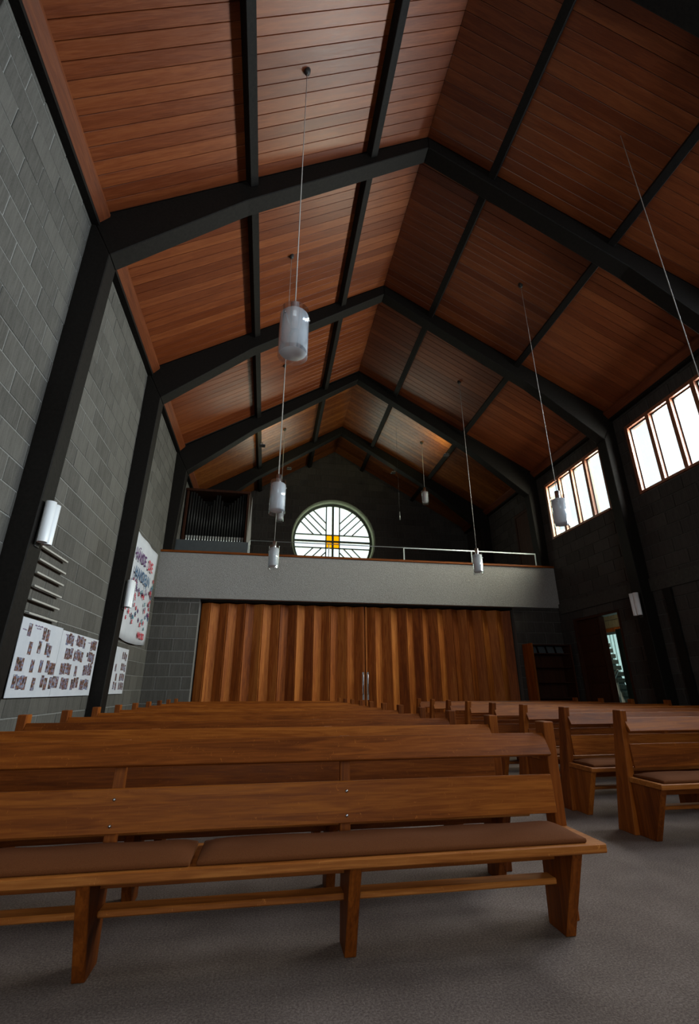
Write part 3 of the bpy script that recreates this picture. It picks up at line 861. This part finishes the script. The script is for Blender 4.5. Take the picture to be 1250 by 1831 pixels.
lettering('HANDELN', .56, 1.30, .27, M['blue'], 1.05); lettering('MAI 2023', 1.50, .10, .15, M['red'], 1.0)
hb = {'red': MB(), 'blue': MB(), 'violet': MB(), 'teal': MB()}
rr = random.Random(5); keys = ['red', 'violet', 'red', 'blue', 'red', 'teal', 'violet']
for i in range(78):
    y = .12 + rr.random()*2.1; z = .32 + rr.random()*.92
    if i > 64: y = rr.choice((.06, 2.22)) + rr.uniform(-.04, .04); z = .5 + rr.random()*1.2
    q = hb[keys[i % 7]]; s = rr.uniform(.75, 1.1); a = rr.uniform(-.5, .5)
    def R(p): return (y + (p[0]*math.cos(a) - p[1]*math.sin(a))*s, z + (p[0]*math.sin(a) + p[1]*math.cos(a))*s)
    q.prism([R((.032*math.cos(k*PI/3), .032*math.sin(k*PI/3))) for k in range(6)], 'x', .046, .049)
    for fa in (-.9, -.35, 0, .35, 1.3):
        dx, dz_ = math.sin(fa), math.cos(fa)
        q.prism([R((dx*.03 - dz_*.008, dz_*.03 + dx*.008)), R((dx*.03 + dz_*.008, dz_*.03 - dx*.008)), R((dx*.075 + dz_*.006, dz_*.075 - dx*.006)), R((dx*.075 - dz_*.006, dz_*.075 + dx*.006))], 'x', .046, .049)
for kq, q in hb.items():
    o = tag(q.out('handprints', M[kq], t), kind='stuff'); o['label'] = '%s painted handprints' % kq

# ------------------------------------------------------------------ gallery fittings
t = root('gallery_railing', (3.7, YB + .08, 4.80), 'thin pale steel railing along the top of the gallery parapet', 'railing')
xs_ = (-.68, 8.12)
MB().tube([(xs_[0] - 3.7, 0, .40), (xs_[1] - 3.7, 0, .40)], .014, 8).out('top_rail', M['railsteel'], t)
MB().box(3.86 - 3.7, xs_[1] - 3.7, -.012, .012, .375, .40).out('rail_flat', M['railsteel'], t)
for x in (-.66, 1.6, 3.86, 6.0, 8.11):
    MB().box(x - 3.7 - .014, x - 3.7 + .014, -.014, .014, .001, .40, .003).out('baluster', M['railsteel'], t)

ox, oy = -1.92, 15.0
t = root('pipe_organ', (ox, oy, GAL), 'pipe organ with dark pipes in a wooden case on the gallery', 'organ')
W2 = 1.03
MB().box(-W2, W2, .05, 1.0, 0, 1.68).out('base_cabinet', M['doordark'], t)
MB().box(-W2, W2, .9, 1.0, 1.68, 3.5).out('case_back', M['beam'], t)
MB().box(-W2, -W2 + .07, .0, 1.0, 1.69, 3.5, .005).out('case_side', M['doordark'], t)
MB().box(W2 - .07, W2, .0, 1.0, 1.69, 3.5, .005).out('case_side', M['doordark'], t)
MB().box(-W2 - .03, W2 + .03, -.04, 1.0, 3.5, 3.58, .005).out('cornice', M['doordark'], t)
npp = 22
for i in range(npp):
    x = -W2 + .13 + (2*W2 - .26) * i / (npp - 1)
    f = abs(i - (npp-1)/2) / ((npp-1)/2)
    hgt = 1.0 + .65*max(0, (f - .28)/.72) if f > .28 else 1.0 + .55*(1 - f/.28)
    r = .028 + .014*(hgt - .95)
    b = MB(); b.lathe([(r, 0), (r, hgt), (r*.96, hgt), (r*.96, hgt-.02)], 12, (x, .12, 1.97)); po = b.out('pipe', M['pipe'], t)
    b = MB(); b.lathe([(.010, 0), (r, .26)], 12, (x, .12, 1.70)); b.out('pipe_foot', M['pipefoot'], po)
t2_ = MB().prism([(0, 1.70), (.14, 1.70), (.10, 3.4)], 'y', .02, .05, .003)  # pale wedge put in for the window light on the case side
t2_.out('lit_side_panel', M['beige'], t, (W2 + .005, -.05, 0))
t = root('organ_screen', (-1.84, 13.5, GAL), 'low grey panel standing in front of the organ on the gallery', 'screen')
MB().box(-1.06, 1.12, 0, .05, 0, 1.33, .006).out('panel', M['greybox'], t)
MB().box(1.10, 1.125, -.004, .054, 0, 1.35, .002).out('edge_strip', M['railsteel'], t)
MB().box(-1.06, 1.12, -.01, .10, -.0, .06).out('foot', M['greybox'], t)

# gallery door on the right wall
d7 = tag(MB().box(XR - .05, XR - .011, 13.55, 13.63, GAL, 7.0).box(XR - .05, XR - .011, 14.52, 14.60, GAL, 7.0).box(XR - .05, XR - .011, 13.55, 14.60, 7.0, 7.1).out('door_1', M['doordark']), kind='structure')
MB().box(XR - .03, XR - .011, 13.63, 14.52, GAL + .01, 7.0).out('leaf', M['doordark'], d7)
MB().box(XR - .06, XR - .03, 14.42, 14.46, 5.0, 5.12).out('handle', M['steel'], d7)

# ------------------------------------------------------------------ side door on the right wall and stair hall beyond
ya, yb_, _, zt = DOORS
d = tag(MB().box(XR - .03, XR + .22, ya, ya + .05, 0, zt, .004).box(XR - .03, XR + .22, yb_ - .07, yb_, 0, zt, .004).box(XR - .03, XR + .22, ya + .05, yb_ - .07, zt - .06, zt, .004).box(XR + .0, XR + .15, 11.20, 11.26, 0, zt - .06, .004).out('door_2', M['doordark']), kind='structure')
lf = MB().box(XR + .05, XR + .09, 11.26, yb_ - .07, .01, zt - .06).out('leaf', M['doordark'], d); 
for i in range(7):
    z = .15 + i * .41
    MB().box(XR + .035, XR + .05, 11.32, yb_ - .14, z, z + .37, .004).out('panel', M['doordark'], d)
HX = 12.0
hall = MB()
hall.box(XR + .3, HX + .3, 8.6, 18.0, -.2, 0)
tag(hall.out('floor_hall', M['stone']), kind='structure')
tag(MB().box(XR + .3, HX + .3, 8.6, 18.0, 4.6, 4.8).out('ceiling_hall', M['plaster']), kind='structure')
tag(MB().box(XR + .3, HX + .3, 8.4, 8.6, 0, 4.6).out('wall_hall_near', M['plaster']), kind='structure')
# glazed outer wall: stone band over a timber beam over curtained glass
hw = tag(MB().box(HX, HX + .3, 8.6, 18.0, 3.25, 4.6).out('wall_hall_outer', M['mortar']), kind='structure')
k = 0
for zi in range(5):
    for yi in range(16):
        y0 = 12.2 + yi*.62 - (.31 if zi % 2 else 0)
        link('block', cached_box(.02, .60, .255, M['hallblock'] if 'hallblock' in M else M.setdefault('hallblock', blocks_mat('ochre_hall_block', (.20, .165, .10)))), None, hw, (HX - .02, y0, 3.26 + zi*.27))
tag(MB().box(HX - .06, HX + .1, 8.6, 18.0, 3.12, 3.25).out('trim_5', M['door']), kind='structure')['label'] = 'timber beam over the glazed hall wall'
tag(MB().box(XR + .3, HX + .3, 17.99, 18.2, 0, 4.6).out('wall_hall_far', M['plaster']), kind='structure')
gw = tag(MB().box(HX + .02, HX + .08, 8.6, 18.0, 3.04, 3.12).box(HX + .02, HX + .08, 8.6, 18.0, 0, .1).out('window_7', M['railsteel']), kind='structure')
for i in range(26):
    y = 13.0 + i*.17
    MB().box(HX + .03, HX + .06, y, y + .025, .1, 3.04).out('glazing_bar', M['railsteel'], gw)
MB().box(HX + .07, HX + .075, 8.6, 18.0, .1, 3.04).out('pane', glass('hall_pane', (.62, .72, .68), .02), gw)
# stair descending towards the right
st = root('staircase', (11.5, 15.0, 0), 'pale stair with dark sawtooth steps seen through the side doorway', 'stairs', None, math.radians(-28))
n = 15
for i in range(n):
    y0 = .25 - i*.25; z1 = 3.06 - i*.19
    MB().box(-.10, .16, y0 - .29, y0, z1 - .12, z1, .003).out('step', M['stone'], st)
MB().prism([(.25, 2.92), (.25, 2.60), (-3.1, .0), (-3.6, .0), (-3.6, .05)], 'x', -.18, .12, .0).out('stringer', M['stairwhite'], st)
MB().box(-.1, .1, .15, .25, 0, 2.6).out('newel', M['stairwhite'], st)
rl = root('stair_railing', (9.85, 12.6, 0), 'white stair railing with a curved handrail beyond the side doorway', 'railing')
pp = [(0, 1.0, 1.05), (0, .7, 1.25), (0, .4, 1.5), (0, .1, 1.75), (0, -.3, 2.0)]
MB().tube([(0, 1.0, 1.55), (0, .62, 1.45), (0, .35, 1.30), (0, .1, 1.42), (0, -.2, 1.75)], .03, 8).out('handrail', M['stairwhite'], rl)
for i in range(8):
    y = .95 - i*.15
    MB().tube([(0, y, 0), (0, y, 1.36 + .02*abs(i-4))], .013, 6).out('baluster', M['stairwhite'], rl)
cu = root('hall_curtain', (XR + .47, 11.27, 0), 'dark green curtain hanging at the right side of the doorway opening', 'curtain')
b = MB(); pts = []
for i in range(13): pts.append((.03*math.sin(i*1.6), -.42 + i*.035))
pts2 = [(p[0] + .01, p[1]) for p in pts[::-1]]
b.prism(pts + pts2, 'z', .02, 2.72); b.out('drape', M['green'], cu)
area('daylight_hall', (HX + .9, 14.8, 2.6), (-1, 0, -.05), 5.0, 3.4, 110, (.85, 1, .95))
area('lamp_hall', (10.4, 13.2, 4.5), (0, 0, -1), 1.0, 1.0, 30, (1, .86, .62))
tag(MB().box(10.35, 10.45, 13.1, 13.3, 4.52, 4.6).out('ceiling_lamp', M['opal']), 'white ceiling lamp in the stair hall', 'lamp')

# proud dark strip standing in for a shaded recess near the second post
tag(MB().box(XR - .06, XR - .011, 8.70, 8.90, 0, 3.32).out('trim_6', M['beam']), kind='structure')['label'] = 'dark vertical strip standing for the shade of a recess on the right wall'

# ------------------------------------------------------------------ leaflet shelf by the right pier
t = root('leaflet_shelf', (7.93, YB - .18, 0), 'wooden leaflet shelf with shade in its colour, beside the right end of the folding doors', 'shelf')
MB().box(-.66, -.60, -.22, .26, 0, 2.45, .004).out('side_panel', M['pewv'], t)
MB().box(.54, .58, -.22, .26, 0, 2.42, .004).out('side_panel', M['doordark'], t)
MB().box(-.60, .54, .24, .26, 0, 2.42).out('back_panel', M['doordark'], t)
for z in (.05, .55, 1.0, 1.4, 1.8, 2.16):
    MB().box(-.60, .54, -.16, .24, z, z + .025).out('shelf_board', M['doordark'], t)
MB().box(-.60, .54, -.2, .24, 2.39, 2.42).out('shelf_board', M['doordark'], t)
for i in range(4):
    o = MB().prism([(-.10, 0), (-.085, 0), (-.005, .20), (-.02, .20)], 'x', 0, .21).out('leaflet', M['greybox'], None, (7.93 - .57 + i*.275, YB - .18 + .1, 2.186))
    tag(o, '%s grey leaflet on the top board of the leaflet shelf, counted from the left' % ORD[i], 'leaflet', 'grey leaflets on the top shelf')
